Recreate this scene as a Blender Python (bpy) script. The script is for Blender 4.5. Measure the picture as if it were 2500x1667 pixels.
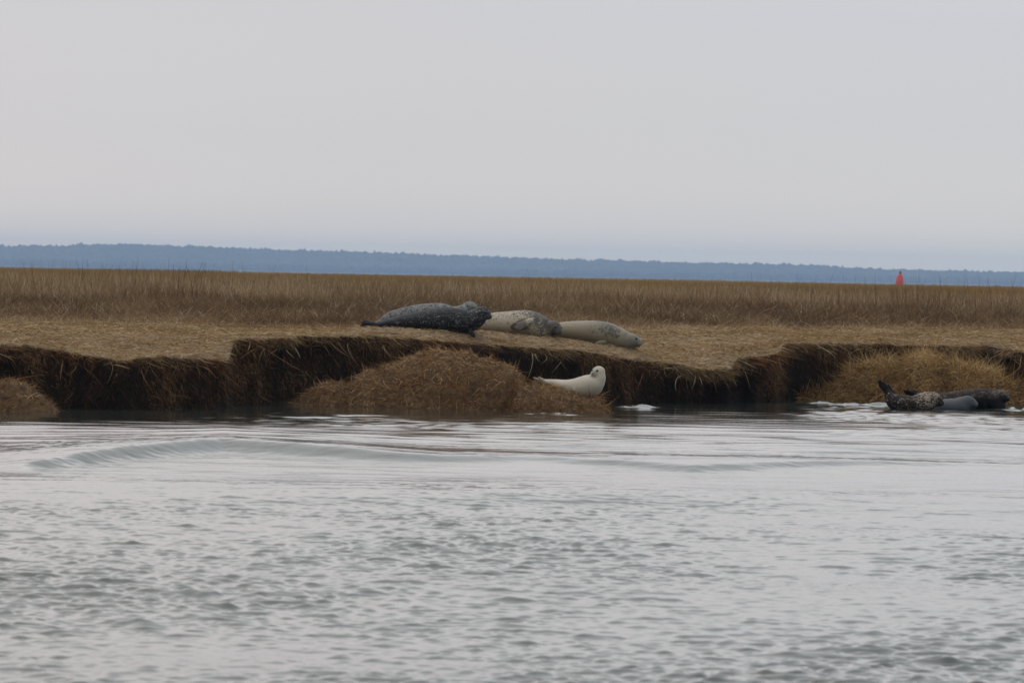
import bpy, bmesh, math
import numpy as np
from mathutils import Matrix, Vector
from mathutils.bvhtree import BVHTree

for o in list(bpy.data.objects):
    bpy.data.objects.remove(o)
scene = bpy.context.scene
COL = scene.collection
rng = np.random.default_rng(7)

# ------------------------------------------------------------------ camera
K2 = 2.0
FPX = 8600.0 * K2     # focal length measured in pixels of the 2500 px wide photograph
EYE = 1.5
PITCH = math.atan(163.5 / FPX)
ROLL = math.radians(1.08)
cam_d = bpy.data.cameras.new("camera")
cam = bpy.data.objects.new("camera", cam_d)
COL.objects.link(cam)
RM = Matrix.Rotation(math.pi / 2 - PITCH, 4, 'X') @ Matrix.Rotation(ROLL, 4, 'Z')
cam.matrix_world = Matrix.Translation((0, 0, EYE)) @ RM
cam_d.sensor_width = 36.0
cam_d.lens = FPX / 2500 * 36
cam_d.clip_start = 0.5
cam_d.clip_end = 20000
cam_d.dof.use_dof = True
cam_d.dof.focus_distance = 80.6
cam_d.dof.aperture_fstop = 15.0
scene.camera = cam

# ------------------------------------------------------------------ sky, sun, exposure
SUN_EL, SUN_AZ = math.radians(58), math.radians(-35)      # azimuth from +Y towards +X
world = bpy.data.worlds.new("World")
scene.world = world
world.use_nodes = True
wn, wl = world.node_tree.nodes, world.node_tree.links
wn.clear()
w_out = wn.new('ShaderNodeOutputWorld')
w_bg = wn.new('ShaderNodeBackground')
w_bg.inputs['Strength'].default_value = 0.1
w_sky = wn.new('ShaderNodeTexSky')
w_sky.sky_type = 'NISHITA'
w_sky.sun_disc = False
w_sky.sun_elevation = SUN_EL
w_sky.sun_rotation = SUN_AZ
w_tc = wn.new('ShaderNodeTexCoord')
w_sep = wn.new('ShaderNodeSeparateXYZ')
wl.new(w_tc.outputs['Generated'], w_sep.inputs[0])
w_noi = wn.new('ShaderNodeTexNoise')
w_noi.inputs['Scale'].default_value = 5.0
w_noi.inputs['Detail'].default_value = 3.0
w_map = wn.new('ShaderNodeMapping')
w_map.inputs['Scale'].default_value = (1, 1, 4.0)
wl.new(w_tc.outputs['Generated'], w_map.inputs[0])
wl.new(w_map.outputs[0], w_noi.inputs['Vector'])
w_m1 = wn.new('ShaderNodeMath'); w_m1.operation = 'MULTIPLY_ADD'
wl.new(w_noi.outputs['Fac'], w_m1.inputs[0])
w_m1.inputs[1].default_value = 0.02
w_m1.inputs[2].default_value = -0.01
w_m2 = wn.new('ShaderNodeMath'); w_m2.operation = 'ADD'
wl.new(w_sep.outputs['Z'], w_m2.inputs[0]); wl.new(w_m1.outputs[0], w_m2.inputs[1])
w_ramp = wn.new('ShaderNodeValToRGB')
wl.new(w_m2.outputs[0], w_ramp.inputs[0])
def s2l(r, g, b):
    f = lambda c: ((c / 255 + 0.055) / 1.055) ** 2.4 if c > 10 else c / 255 / 12.92
    return (f(r), f(g), f(b))
SKY = [(0.0, (0.90, 0.80, 0.65)), (0.010, (0.79, 0.72, 0.66)), (0.022, (0.69, 0.66, 0.65)),
       (0.040, (0.655, 0.642, 0.662)), (0.08, (0.88, 0.81, 0.80)), (0.14, (0.90, 0.885, 0.88)), (0.24, (0.74, 0.745, 0.75)), (0.55, (0.88, 0.88, 0.88)), (1.0, (1.25, 1.24, 1.22))]
el = w_ramp.color_ramp.elements
el[0].position = SKY[0][0]; el[0].color = SKY[0][1] + (1,)
el[1].position = SKY[-1][0]; el[1].color = SKY[-1][1] + (1,)
for p, c in SKY[1:-1]:
    e = el.new(p); e.color = c + (1,)
w_sc = wn.new('ShaderNodeVectorMath'); w_sc.operation = 'SCALE'
wl.new(w_ramp.outputs[0], w_sc.inputs[0]); w_sc.inputs['Scale'].default_value = 10.0
w_mix = wn.new('ShaderNodeMixRGB')
w_mix.inputs[0].default_value = 0.03
# the cloud deck is faintly pink to the left and bluer to the right
w_az = wn.new('ShaderNodeMapRange'); wl.new(w_sep.outputs['X'], w_az.inputs[0])
w_az.inputs[1].default_value = -0.12; w_az.inputs[2].default_value = 0.12
w_tint = wn.new('ShaderNodeMixRGB'); wl.new(w_az.outputs[0], w_tint.inputs[0])
w_tint.inputs[1].default_value = (1.025, 1.0, 0.98, 1); w_tint.inputs[2].default_value = (0.96, 1.0, 1.02, 1)
w_mul = wn.new('ShaderNodeMixRGB'); w_mul.blend_type = 'MULTIPLY'; w_mul.inputs[0].default_value = 1.0
wl.new(w_sc.outputs[0], w_mul.inputs[1]); wl.new(w_tint.outputs[0], w_mul.inputs[2])
wl.new(w_mul.outputs[0], w_mix.inputs[1]); wl.new(w_sky.outputs[0], w_mix.inputs[2])
wl.new(w_mix.outputs[0], w_bg.inputs[0]); wl.new(w_bg.outputs[0], w_out.inputs[0])

sun_d = bpy.data.lights.new("sun", 'SUN')
sun_d.energy = 0.55
sun_d.angle = math.radians(25)
sun_d.color = (1.0, 0.96, 0.9)
sun = bpy.data.objects.new("sun", sun_d)
COL.objects.link(sun)
sd = Vector((math.sin(SUN_AZ) * math.cos(SUN_EL), math.cos(SUN_AZ) * math.cos(SUN_EL), math.sin(SUN_EL)))
sun.rotation_euler = sd.to_track_quat('Z', 'Y').to_euler()

scene.view_settings.view_transform = 'Standard'
scene.view_settings.look = 'None'
scene.view_settings.exposure = 0.0
scene.view_settings.gamma = 1.0
scene.view_settings.use_curve_mapping = False
scene.render.resolution_x = 1024
scene.render.resolution_y = 682
try:
    scene.cycles.volume_bounces = 1
    scene.cycles.max_bounces = 6
except Exception:
    pass

# ------------------------------------------------------------------ helpers
R3 = np.array([[RM[i][j] for j in range(3)] for i in range(3)])
def P(px, py, Y):
    """world point at depth Y seen at photo pixel (px, py)"""
    v = R3 @ np.array([(px - 1250) / FPX, (833.5 - py) / FPX, -1.0])
    return v * (Y / v[1]) + np.array([0, 0, EYE])
def hz(px): return 646.5 + 0.0188 * px
def Ywater(px, py): return EYE * FPX / (py - hz(px))

def sstep(a, b, x):
    t = np.clip((x - a) / (b - a), 0, 1)
    return t * t * (3 - 2 * t)

_lat = np.random.default_rng(3).random((257, 257))
_lat[256] = _lat[0]; _lat[:, 256] = _lat[:, 0]
def vnoise(x, y):
    x = np.asarray(x, float) % 256; y = np.asarray(y, float) % 256
    xi = np.floor(x).astype(int); yi = np.floor(y).astype(int)
    fx = x - xi; fy = y - yi
    xi %= 256; yi %= 256
    fx = fx * fx * (3 - 2 * fx); fy = fy * fy * (3 - 2 * fy)
    a = _lat[xi, yi]; b = _lat[xi + 1, yi]; c = _lat[xi, yi + 1]; d = _lat[xi + 1, yi + 1]
    return (a + (b - a) * fx) * (1 - fy) + (c + (d - c) * fx) * fy
def fbm(x, y, o=4):
    s = 0; a = 1; t = 0
    for i in range(o):
        s = s + a * vnoise(x * 2 ** i + 17.3 * i, y * 2 ** i + 41.7 * i); t += a; a *= 0.5
    return s / t - 0.5

def mesh_from(name, verts, faces, mat=None, smooth=True, attrs=None, matidx=None):
    """verts (n,3); faces (m,4) or (m,3) arrays"""
    me = bpy.data.meshes.new(name)
    verts = np.asarray(verts, np.float32); faces = np.asarray(faces, np.int32)
    n, k = faces.shape
    me.vertices.add(len(verts)); me.vertices.foreach_set('co', verts.ravel())
    me.loops.add(n * k); me.loops.foreach_set('vertex_index', faces.ravel())
    me.polygons.add(n)
    me.polygons.foreach_set('loop_start', np.arange(0, n * k, k, dtype=np.int32))
    me.polygons.foreach_set('loop_total', np.full(n, k, np.int32))
    if smooth: me.polygons.foreach_set('use_smooth', np.ones(n, bool))
    mats = mat if isinstance(mat, (list, tuple)) else [mat]
    for m in mats:
        if m: me.materials.append(m)
    if matidx is not None: me.polygons.foreach_set('material_index', np.asarray(matidx, np.int32))
    for an, av in (attrs or {}).items():
        at = me.attributes.new(an, 'FLOAT', 'POINT'); at.data.foreach_set('value', np.asarray(av, np.float32))
    me.update(calc_edges=True)
    return me
def link(name, me, parent=None, loc=(0, 0, 0)):
    o = bpy.data.objects.new(name, me); COL.objects.link(o); o.location = loc
    if parent: o.parent = parent
    return o
def tag(o, label=None, cat=None, group=None, kind=None):
    if label: o['label'] = label
    if cat: o['category'] = cat
    if group: o['group'] = group
    if kind: o['kind'] = kind
    return o
def grid_faces(nr, nc):
    i = np.arange(nr - 1)[:, None]; j = np.arange(nc - 1)[None, :]
    a = i * nc + j
    return np.stack([a, a + 1, a + nc + 1, a + nc], -1).reshape(-1, 4)

# ------------------------------------------------------------------ materials
class NT:
    def __init__(s, name):
        s.m = bpy.data.materials.new(name); s.m.use_nodes = True
        s.n = s.m.node_tree.nodes; s.l = s.m.node_tree.links
        s.b = s.n['Principled BSDF']; s.o = s.n['Material Output']
    def node(s, t, **kw):
        n = s.n.new(t)
        for k, v in kw.items(): setattr(n, k, v)
        return n
    def noise(s, scale, detail=4, vec=None, rough=0.5):
        n = s.node('ShaderNodeTexNoise'); n.inputs['Scale'].default_value = scale
        n.inputs['Detail'].default_value = detail; n.inputs['Roughness'].default_value = rough
        if vec: s.l.new(vec, n.inputs['Vector'])
        return n.outputs['Fac']
    def ramp(s, fac, stops, interp='LINEAR'):
        r = s.node('ShaderNodeValToRGB'); e = r.color_ramp.elements; r.color_ramp.interpolation = interp
        e[0].position = stops[0][0]; e[0].color = tuple(stops[0][1]) + (1,)
        e[1].position = stops[-1][0]; e[1].color = tuple(stops[-1][1]) + (1,)
        for p, c in stops[1:-1]:
            q = e.new(p); q.color = tuple(c) + (1,)
        s.l.new(fac, r.inputs[0]); return r.outputs[0]
    def math(s, op, a, b=None, c=None, clamp=False):
        n = s.node('ShaderNodeMath', operation=op); n.use_clamp = clamp
        for i, v in enumerate((a, b, c)):
            if v is None: continue
            if isinstance(v, (int, float)): n.inputs[i].default_value = v
            else: s.l.new(v, n.inputs[i])
        return n.outputs[0]
    def mix(s, f, a, b, mode='MIX'):
        n = s.node('ShaderNodeMixRGB', blend_type=mode)
        for i, v in enumerate((f, a, b)):
            if isinstance(v, (int, float)): n.inputs[i].default_value = v
            elif isinstance(v, tuple): n.inputs[i].default_value = v + (1,)
            else: s.l.new(v, n.inputs[i])
        return n.outputs[0]
    def attr(s, name): return s.node('ShaderNodeAttribute', attribute_name=name).outputs['Fac']
    def coord(s, scale=(1, 1, 1), which='Object'):
        t = s.node('ShaderNodeTexCoord'); m = s.node('ShaderNodeMapping'); m.inputs['Scale'].default_value = scale
        s.l.new(t.outputs[which], m.inputs[0]); return m.outputs[0]
    def bump(s, h, strength, dist):
        n = s.node('ShaderNodeBump'); n.inputs['Strength'].default_value = strength
        n.inputs['Distance'].default_value = dist
        s.l.new(h, n.inputs['Height']); s.l.new(n.outputs[0], s.b.inputs['Normal']); return n

def simple(name, col, rough=0.6, **kw):
    t = NT(name); t.b.inputs['Base Color'].default_value = tuple(col) + (1,)
    t.b.inputs['Roughness'].default_value = rough
    for k, v in kw.items(): t.b.inputs[k].default_value = v
    return t.m

def blade_mat(name, stops, patch=None, transl=0.25, patch_scale=0.8):
    """dry stalks: colour by the stalk's own random number, patches of another kind of grass by position"""
    t = NT(name)
    c = t.ramp(t.attr('rnd'), stops)
    if patch:
        n = t.noise(patch_scale, 3, t.coord())
        f = t.ramp(n, [(0.46, (0, 0, 0)), (0.62, (1, 1, 1))])
        c = t.mix(f, c, t.mix(1.0, c, patch, 'MULTIPLY'))
    t.l.new(c, t.b.inputs['Base Color']); t.b.inputs['Roughness'].default_value = 0.75
    t.b.inputs['Specular IOR Level'].default_value = 0.10
    tr = t.node('ShaderNodeBsdfTranslucent'); t.l.new(c, tr.inputs[0])
    mx = t.node('ShaderNodeMixShader'); mx.inputs[0].default_value = transl
    t.l.new(t.b.outputs[0], mx.inputs[1]); t.l.new(tr.outputs[0], mx.inputs[2])
    t.l.new(mx.outputs[0], t.o.inputs[0])
    return t.m

M = {}
M['mat_grass'] = blade_mat('matted_grass', [(0, (0.09, 0.055, 0.026)), (0.3, (0.21, 0.140, 0.068)), (0.65, (0.35, 0.247, 0.13)), (0.93, (0.47, 0.355, 0.21)), (1, (0.62, 0.51, 0.36))], patch=(0.95, 0.86, 0.72), patch_scale=0.9)
M['tall_grass'] = blade_mat('tall_grass', [(0, (0.05, 0.032, 0.018)), (0.4, (0.145, 0.095, 0.050)), (0.75, (0.28, 0.19, 0.10)), (0.96, (0.42, 0.32, 0.19)), (1, (0.68, 0.58, 0.44))], patch=(0.72, 0.66, 0.64), patch_scale=0.5)
M['far_grass'] = blade_mat('far_grass', [(0, (0.17, 0.105, 0.035)), (0.5, (0.26, 0.172, 0.055)), (1, (0.35, 0.24, 0.085))], patch=(0.70, 0.60, 0.62), patch_scale=0.05)
M['fringe'] = blade_mat('fringe_grass', [(0, (0.035, 0.020, 0.010)), (0.4, (0.12, 0.072, 0.034)), (0.75, (0.28, 0.19, 0.095)), (0.96, (0.44, 0.33, 0.19)), (1, (0.6, 0.5, 0.36))], patch=(0.85, 0.62, 0.5), patch_scale=1.1)
M['peat_roots'] = blade_mat('peat_roots', [(0, (0.010, 0.007, 0.005)), (0.5, (0.028, 0.016, 0.009)), (0.8, (0.085, 0.042, 0.018)), (1, (0.21, 0.12, 0.055))], transl=0.05)
M['mound_grass'] = blade_mat('mound_grass', [(0, (0.06, 0.032, 0.014)), (0.4, (0.17, 0.097, 0.040)), (0.75, (0.38, 0.235, 0.105)), (0.97, (0.58, 0.41, 0.23)), (1, (0.7, 0.57, 0.38))], patch=(0.80, 0.63, 0.48), patch_scale=3.5)
M['ochre_grass'] = blade_mat('ochre_grass', [(0, (0.045, 0.024, 0.010)), (0.35, (0.21, 0.125, 0.05)), (0.75, (0.44, 0.285, 0.122)), (0.97, (0.60, 0.44, 0.23)), (1, (0.68, 0.54, 0.35))], patch=(0.75, 0.68, 0.6), patch_scale=3)

t = NT('marsh_ground')
g = t.coord()
c1 = t.ramp(t.noise(6, 6, g, 0.7), [(0.3, (0.09, 0.06, 0.033)), (0.5, (0.17, 0.115, 0.06)), (0.7, (0.25, 0.175, 0.095))])
t.l.new(c1, t.b.inputs['Base Color']); t.b.inputs['Roughness'].default_value = 0.95
t.bump(t.noise(60, 4, g), 0.8, 0.02)
M['ground'] = t.m

t = NT('peat_face')
g = t.coord((1, 1, 0.28))
g2 = t.coord((1, 1, 1))
c1 = t.ramp(t.noise(9, 6, g, 0.65), [(0.35, (0.008, 0.007, 0.006)), (0.52, (0.016, 0.012, 0.009)), (0.68, (0.04, 0.024, 0.014)), (0.8, (0.075, 0.044, 0.025))])
c2 = t.mix(t.ramp(t.noise(1.6, 4, g2), [(0.42, (0, 0, 0)), (0.6, (1, 1, 1))]), c1, t.mix(1.0, c1, (1.9, 1.3, 0.9), 'MULTIPLY'))
sp = t.node('ShaderNodeSeparateXYZ'); t.l.new(g2, sp.inputs[0])
wet = t.math('MULTIPLY_ADD', t.math('ADD', sp.outputs['Z'], t.math('MULTIPLY', t.noise(5, 3, g2), 0.15)), -9.0, 2.0, clamp=True)
c2 = t.mix(t.math('MULTIPLY', wet, 0.5), c2, (0.012, 0.012, 0.009))
t.l.new(c2, t.b.inputs['Base Color'])
t.l.new(t.math('MULTIPLY_ADD', wet, -0.15, 0.9), t.b.inputs['Roughness'])
t.l.new(t.math('MULTIPLY_ADD', wet, 0.0, 0.04), t.b.inputs['Specular IOR Level'])
t.bump(t.noise(40, 5, g, 0.7), 1.0, 0.03)
M['peat'] = t.m

t = NT('mound_soil')
g = t.coord()
c1 = t.ramp(t.noise(14, 6, g, 0.7), [(0.3, (0.035, 0.021, 0.012)), (0.5, (0.09, 0.053, 0.026)), (0.72, (0.17, 0.105, 0.052))])
t.l.new(c1, t.b.inputs['Base Color']); t.b.inputs['Roughness'].default_value = 0.92
t.b.inputs['Specular IOR Level'].default_value = 0.2
t.bump(t.noise(70, 4, g), 1.0, 0.015)
M['soil'] = t.m
t = NT('straw_soil')
g = t.coord()
c1 = t.ramp(t.noise(22, 6, g, 0.7), [(0.3, (0.06, 0.034, 0.014)), (0.5, (0.15, 0.092, 0.038)), (0.72, (0.27, 0.175, 0.075))])
t.l.new(c1, t.b.inputs['Base Color']); t.b.inputs['Roughness'].default_value = 0.95
t.b.inputs['Specular IOR Level'].default_value = 0.1
t.bump(t.noise(90, 4, g), 1.0, 0.015)
M['straw_soil'] = t.m

t = NT('water')
t.b.inputs['Base Color'].default_value = (0.029, 0.036, 0.031, 1)
t.b.inputs['Roughness'].default_value = 0.03
t.b.inputs['IOR'].default_value = 1.333
g = t.coord()
hh = t.math('MULTIPLY', t.noise(45, 4, g, 0.7), t.math('MULTIPLY_ADD', t.attr('stir'), 1.2, 0.5))
t.bump(hh, 0.12, 0.008)
c = t.mix(t.attr('stir'), (0.029, 0.036, 0.031), (0.040, 0.046, 0.048))
t.l.new(c, t.b.inputs['Base Color'])
t.l.new(t.math('MULTIPLY_ADD', t.attr('stir'), 0.03, 0.03), t.b.inputs['Roughness'])
M['water'] = t.m

t = NT('woods')
c = t.ramp(t.noise(0.02, 4, t.coord()), [(0.3, (0.02, 0.028, 0.022)), (0.7, (0.05, 0.055, 0.04))])
t.l.new(c, t.b.inputs['Base Color']); t.b.inputs['Roughness'].default_value = 1
M['woods'] = t.m

# ------------------------------------------------------------------ water (one sheet, real waves)
def water_height(X, Y):
    wr = np.random.default_rng(21)
    W = lambda lam_lo, lam_hi, n, spread, base: [(lam_lo * (lam_hi / lam_lo) ** wr.random(), base + spread * wr.standard_normal(), wr.random() * 6.28) for _ in range(n)]
    wx = X + 0.5 * fbm(X * 0.35, Y * 0.35, 2) + 0.06 * fbm(X * 3, Y * 3, 2)
    wy = Y + 0.7 * fbm(X * 0.3 + 9, Y * 0.3 + 5, 2) + 0.08 * fbm(X * 3 + 4, Y * 3 + 8, 2)
    def comp(ws, slope):
        h = 0
        for lam, th, ph in ws:
            k = 2 * math.pi / lam
            h = h + (slope / k / math.sqrt(len(ws) / 2)) * np.sin(k * (wx * math.sin(th) + wy * math.cos(th)) + ph)
        return h
    Yn = Y / K2
    patch = 0.40 + 1.15 * np.clip(1.5 * fbm(X * 0.6 + 3, Y * 0.25 + 7, 4) + 0.5, 0, 1)
    chop_m = comp(W(0.20, 0.6, 28, 0.75, 0.25), 0.042)
    chop_s = comp(W(0.07, 0.17, 44, 0.95, -0.1), 0.110)
    swell = comp(W(3.5, 9.0, 8, 0.22, 0.05), 0.012)
    rip = comp(W(0.35, 1.3, 26, 0.30, 0.0), 0.040)
    near = 1 - 0.86 * sstep(19, 26.5, Yn) - 0.12 * sstep(30, 33, Yn)
    mid = sstep(21, 27, Yn)
    bank = sstep(33.6, 34.8, Yn)
    h = swell * (1 - 0.5 * bank)
    c = chop_m + chop_s
    c = c + 1.6 * np.abs(chop_m) + 0.6 * np.abs(chop_s)
    h = h + near * c * patch
    dash = comp(W(0.16, 0.5, 28, 0.5, 0.0), 0.085)
    h = h + bank * dash * np.clip(2.2 * fbm(X * 0.5 + 8, Y * 0.3 + 3, 3) + 0.22, 0, 1)
    h = h + mid * (1 - 0.85 * np.exp(-((Y - 57.0) / 4.0) ** 2)) * rip * (0.85 - 0.55 * bank) * (0.45 + 1.2 * np.clip(fbm(X * 0.35, Y * 0.16 + 31, 3) + 0.5, 0, 1))
    px = 1250 + X / Y * FPX
    yc = 0.97 * K2 * np.interp(px, [-400, 50, 300, 550, 800, 1000, 1300, 1700, 2100, 2600], [26.6, 27.4, 28.6, 29.6, 29.0, 28.6, 28.9, 28.2, 29.0, 29.3]) + 0.6 * fbm(X * 0.3, Y * 0 + 2, 1)
    amp = np.interp(px, [-400, 0, 200, 550, 850, 1100, 1400, 1700, 2000, 2300, 2800], [0.0, 0.02, 0.075, 0.115, 0.085, 0.040, 0.035, 0.042, 0.040, 0.025, 0.01])
    s = (Y - yc)
    prof = np.where(s < 0, np.exp(-(np.abs(s) / (0.27 + 2.8 * amp)) ** 2), np.exp(-(s / 6.5) ** 2))
    h = h + amp * prof
    band = np.exp(-((Y - yc + 0.6) / 1.3) ** 2)
    fine = comp(W(0.10, 0.26, 40, 1.4, 0.0), 0.075) * np.clip(0.5 + 2.0 * fbm(X * 1.5, Y * 0.8, 3), 0, 1.3)
    h = h + band * fine * np.clip(amp * 9, 0.25, 1.0)
    yc2 = K2 * np.interp(px, [-300, 400, 900, 1500, 2600], [22.6, 23.0, 23.3, 23.6, 23.2])
    h = h + 0.022 * np.exp(-((Y - yc2) / 0.8) ** 2) * (0.2 + 1.6 * (fbm(X * 0.5, Y * 0.5, 2) + .5))
    STIR = np.zeros_like(X)
    for (lx, yy, a, sx, sy) in WAVELETS:
        yy = yy * K2
        x0 = P(lx, hz(lx) + EYE * FPX / yy, yy)[0]
        d = np.exp(-((X - x0) / sx) ** 2 - ((Y - yy) / sy) ** 2)
        STIR = np.maximum(STIR, d * (a > 0.03)); h = h + a * d * (1 + 0.9 * fbm(X * 6, Y * 4, 3)) + 0.03 * d * fbm(X * 14, Y * 10, 4)
    return h, np.clip(STIR * 1.6, 0, 1)
WAVELETS = [(1565, 40.3, 0.031, 0.20, 0.16), (1528, 40.2, 0.018, 0.14, 0.13), (2085, 42.5, 0.032, 0.40, 0.18), (2000, 42.7, 0.031, 0.2, 0.16),
            (2150, 42.4, 0.035, 0.2, 0.16), (705, 39.2, 0.025, 0.2, 0.3), (1340, 38.1, 0.02, 0.35, 0.3), (2215, 41.6, 0.015, 0.2, 0.3), (2480, 42.0, 0.03, 0.25, 0.4)]
rows = np.concatenate([np.array([-200, -60, -20, -5, 0, 5, 9, 13, 17, 20]), 21.0 * (93 / 21.0) ** (np.arange(1800) / 1799), [94, 96, 100, 110, 125, 150, 200, 300, 600, 1500, 4000, 9000]])
dc = np.concatenate([np.linspace(-0.26, -0.0835, 420), np.linspace(-0.083, 0.083, 900), np.linspace(0.0835, 0.26, 420)])
oc = np.array([0.27, 0.28, 0.30, 0.33, 0.4, 0.7, 1.5, 4, 12, 40, 120])
cols = np.concatenate([-oc[::-1], dc, oc])
Yg = np.repeat(rows[:, None], len(cols), 1)
Xg = np.clip(cols[None, :] * np.maximum(rows, 5)[:, None], -7000, 7000)
Zg = np.zeros_like(Xg)
rs = slice(10, 1810); cs_ = slice(11, 1751)
fade = (1 - sstep(90, 93, Yg[rs, cs_])) * sstep(21, 22, Yg[rs, cs_]) * (1 - sstep(0.24, 0.26, np.abs(Xg[rs, cs_] / Yg[rs, cs_])))
wh, st = water_height(Xg[rs, cs_], Yg[rs, cs_])
Zg[rs, cs_] = wh * fade; Sg = np.zeros_like(Zg); Sg[rs, cs_] = st
wm = mesh_from('water', np.stack([Xg, Yg, Zg], -1).reshape(-1, 3), grid_faces(*Xg.shape), M['water'], attrs={'stir': Sg.ravel()})
water = tag(link('water', wm), 'rippled grey tidal water with one long low swell in front of the bank', 'water', kind='structure')
del Xg, Yg, Zg

# ------------------------------------------------------------------ marsh ground and eroded bank
BW = [(-900, 1004), (-300, 1000), (0, 997), (150, 997), (300, 1000), (450, 998), (558, 996), (572, 990), (700, 988), (900, 986), (1100, 984), (1300, 984),
      (1500, 984), (1700, 985), (1785, 986), (1800, 983), (1900, 982), (1913, 978), (2000, 974), (2200, 972), (2400, 973), (2435, 975), (2450, 984), (2500, 986), (2700, 984), (3200, 975)]
BE = [(-900, 850), (-300, 826), (0, 832), (70, 832), (130, 840), (200, 852), (290, 872), (315, 871), (335, 862), (400, 858), (470, 859), (520, 868), (558, 875), (572, 824),
      (600, 819), (700, 816), (750, 811), (900, 812), (1000, 819), (1100, 823), (1160, 829), (1200, 832), (1300, 838), (1356, 842), (1430, 851), (1500, 860),
      (1600, 872), (1700, 889), (1785, 896), (1800, 870), (1850, 862), (1903, 852), (1914, 834), (2000, 831), (2080, 829), (2250, 834), (2350, 834), (2430, 838), (2446, 845), (2500, 850), (2700, 862), (3200, 840)]
pxs = np.arange(-900, 3201, 4.0)
wy_ = np.interp(pxs, *zip(*BW)); ey_ = np.interp(pxs, *zip(*BE))
Yw = EYE * FPX / (wy_ - hz(pxs))
Yw_s = np.convolve(np.pad(Yw, 6, 'edge'), np.ones(3) / 3, 'same')[6:-6]
SX = (pxs - 1250) / FPX * Yw_s
SY = Yw_s
SZ = EYE - (ey_ - hz(pxs)) * SY / FPX
order = np.argsort(SX); SX, SY, SZ = SX[order], SY[order], SZ[order]
ks = np.ones(81) / 81
SZs = np.convolve(np.pad(SZ, 40, 'edge'), ks, 'valid')
def Yedge(X): return np.interp(X, SX, SY) + 0.35 * fbm(np.asarray(X) * 1.3, 0.5, 3) + 0.16 * fbm(np.asarray(X) * 7, 3.5, 3)
def zedge(X): return np.interp(X, SX, SZ)
# backbones of the four seals on the turf (the turf is pressed to their bellies): photo px, py, depth offset, radius px, depth radius
S1 = [
    (898, 791, 0.02, 6, 0.05), (925, 792, 0, 7.5, 0.065), (950, 789, 0, 12, 0.10), (973, 787, 0, 17.5, 0.14), (1005, 784, 0, 22, 0.17), (1038, 782.5, 0, 27, 0.19), (1070, 781.5, 0, 31, 0.205),
    (1102, 781, 0, 32, 0.205), (1130, 783, -0.02, 30, 0.19), (1150, 781, -0.04, 27, 0.165), (1165, 774, -0.06, 23, 0.13), (1175, 766, -0.08, 19, 0.10)]
S2 = [
    (905, 797, 0, 6, 0.05), (922, 793, 0, 11, 0.07), (950, 787, 0, 25, 0.12), (973, 782, 0, 29, 0.15), (1005, 776, 0, 31, 0.18), (1046, 772, 0, 33, 0.20), (1075, 771.5, 0, 33, 0.20), (1097, 773, 0, 29.5, 0.18),
    (1117, 769, 0, 24, 0.14), (1135, 760, 0.02, 20, 0.11)]
S3 = [
    (1135, 797, 0.25, 6, 0.05), (1160, 795, 0.16, 12, 0.08), (1184, 789, 0.08, 20, 0.13), (1203, 787, 0.04, 25, 0.16), (1244, 787.5, 0, 29.5, 0.19), (1280, 788.5, 0, 33, 0.20), (1302, 792.5, 0, 33, 0.20),
    (1323, 799, -0.02, 28, 0.17), (1340, 802, -0.05, 23.5, 0.13), (1350, 799, -0.08, 19, 0.10)]
S4 = [
    (1300, 812, 0.4, 7, 0.05), (1335, 810, 0.22, 15, 0.11), (1369, 806, 0.08, 20.5, 0.15), (1394, 807, 0.03, 24.5, 0.18), (1440, 810, 0, 29, 0.20), (1469, 814, 0, 31, 0.205), (1493, 819.5, 0, 30, 0.19), (1512, 826, -0.02, 27, 0.17),
    (1530, 832, -0.04, 23, 0.13), (1541, 832, -0.06, 20.5, 0.11)]
PAD = []
for sp_, y_ in ((S1, 40.95), (S2, 41.35), (S3, 41.75), (S4, 42.05)):
    for a_, b_, c_, r_, rd_ in sp_[:-2]:
        q_ = P(a_, b_ + r_ + 1.5, y_ * K2 + c_); PAD.append((q_[0], q_[1], q_[2] + 0.03 * min(1.0, r_ / 20)))
def zground(X, Y):
    t = np.maximum(Y - Yedge(X), 0)
    ze = zedge(X); zs = np.interp(X, SX, SZs)
    e = ze + (zs - ze) * sstep(0.0, 1.2, t)
    z = 0.80 + (e - 0.80) * np.exp(-(t / 5.0) ** 1.3) - 0.05 * np.exp(-t / 0.12) + (0.07 * fbm(X * 2.6, 4.4, 4)) * np.exp(-t / 0.8)
    z = z + 0.075 * fbm(X * 0.9, Y * 0.35, 4) * sstep(0.0, 1, t) + 0.012 * fbm(X * 6, Y * 6, 3)
    z = z + 0.10 * fbm(X * 0.02, Y * 0.01 + 5, 3) * sstep(110, 200, Y)
    z = z - 1.3 * sstep(790, 810, Y)
    ws = 1e-6; zs_ = 0.0
    for qx, qy, qz in PAD:
        w_ = np.exp(-((X - qx) / 0.22) ** 2 - ((Y - qy) / 0.32) ** 2); ws = ws + w_; zs_ = zs_ + w_ * qz
    z = z + (zs_ / ws - z) * sstep(0.0, 0.9, ws) * (ws > 2e-6) * sstep(0.0, 0.5, t)
    return z

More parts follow.
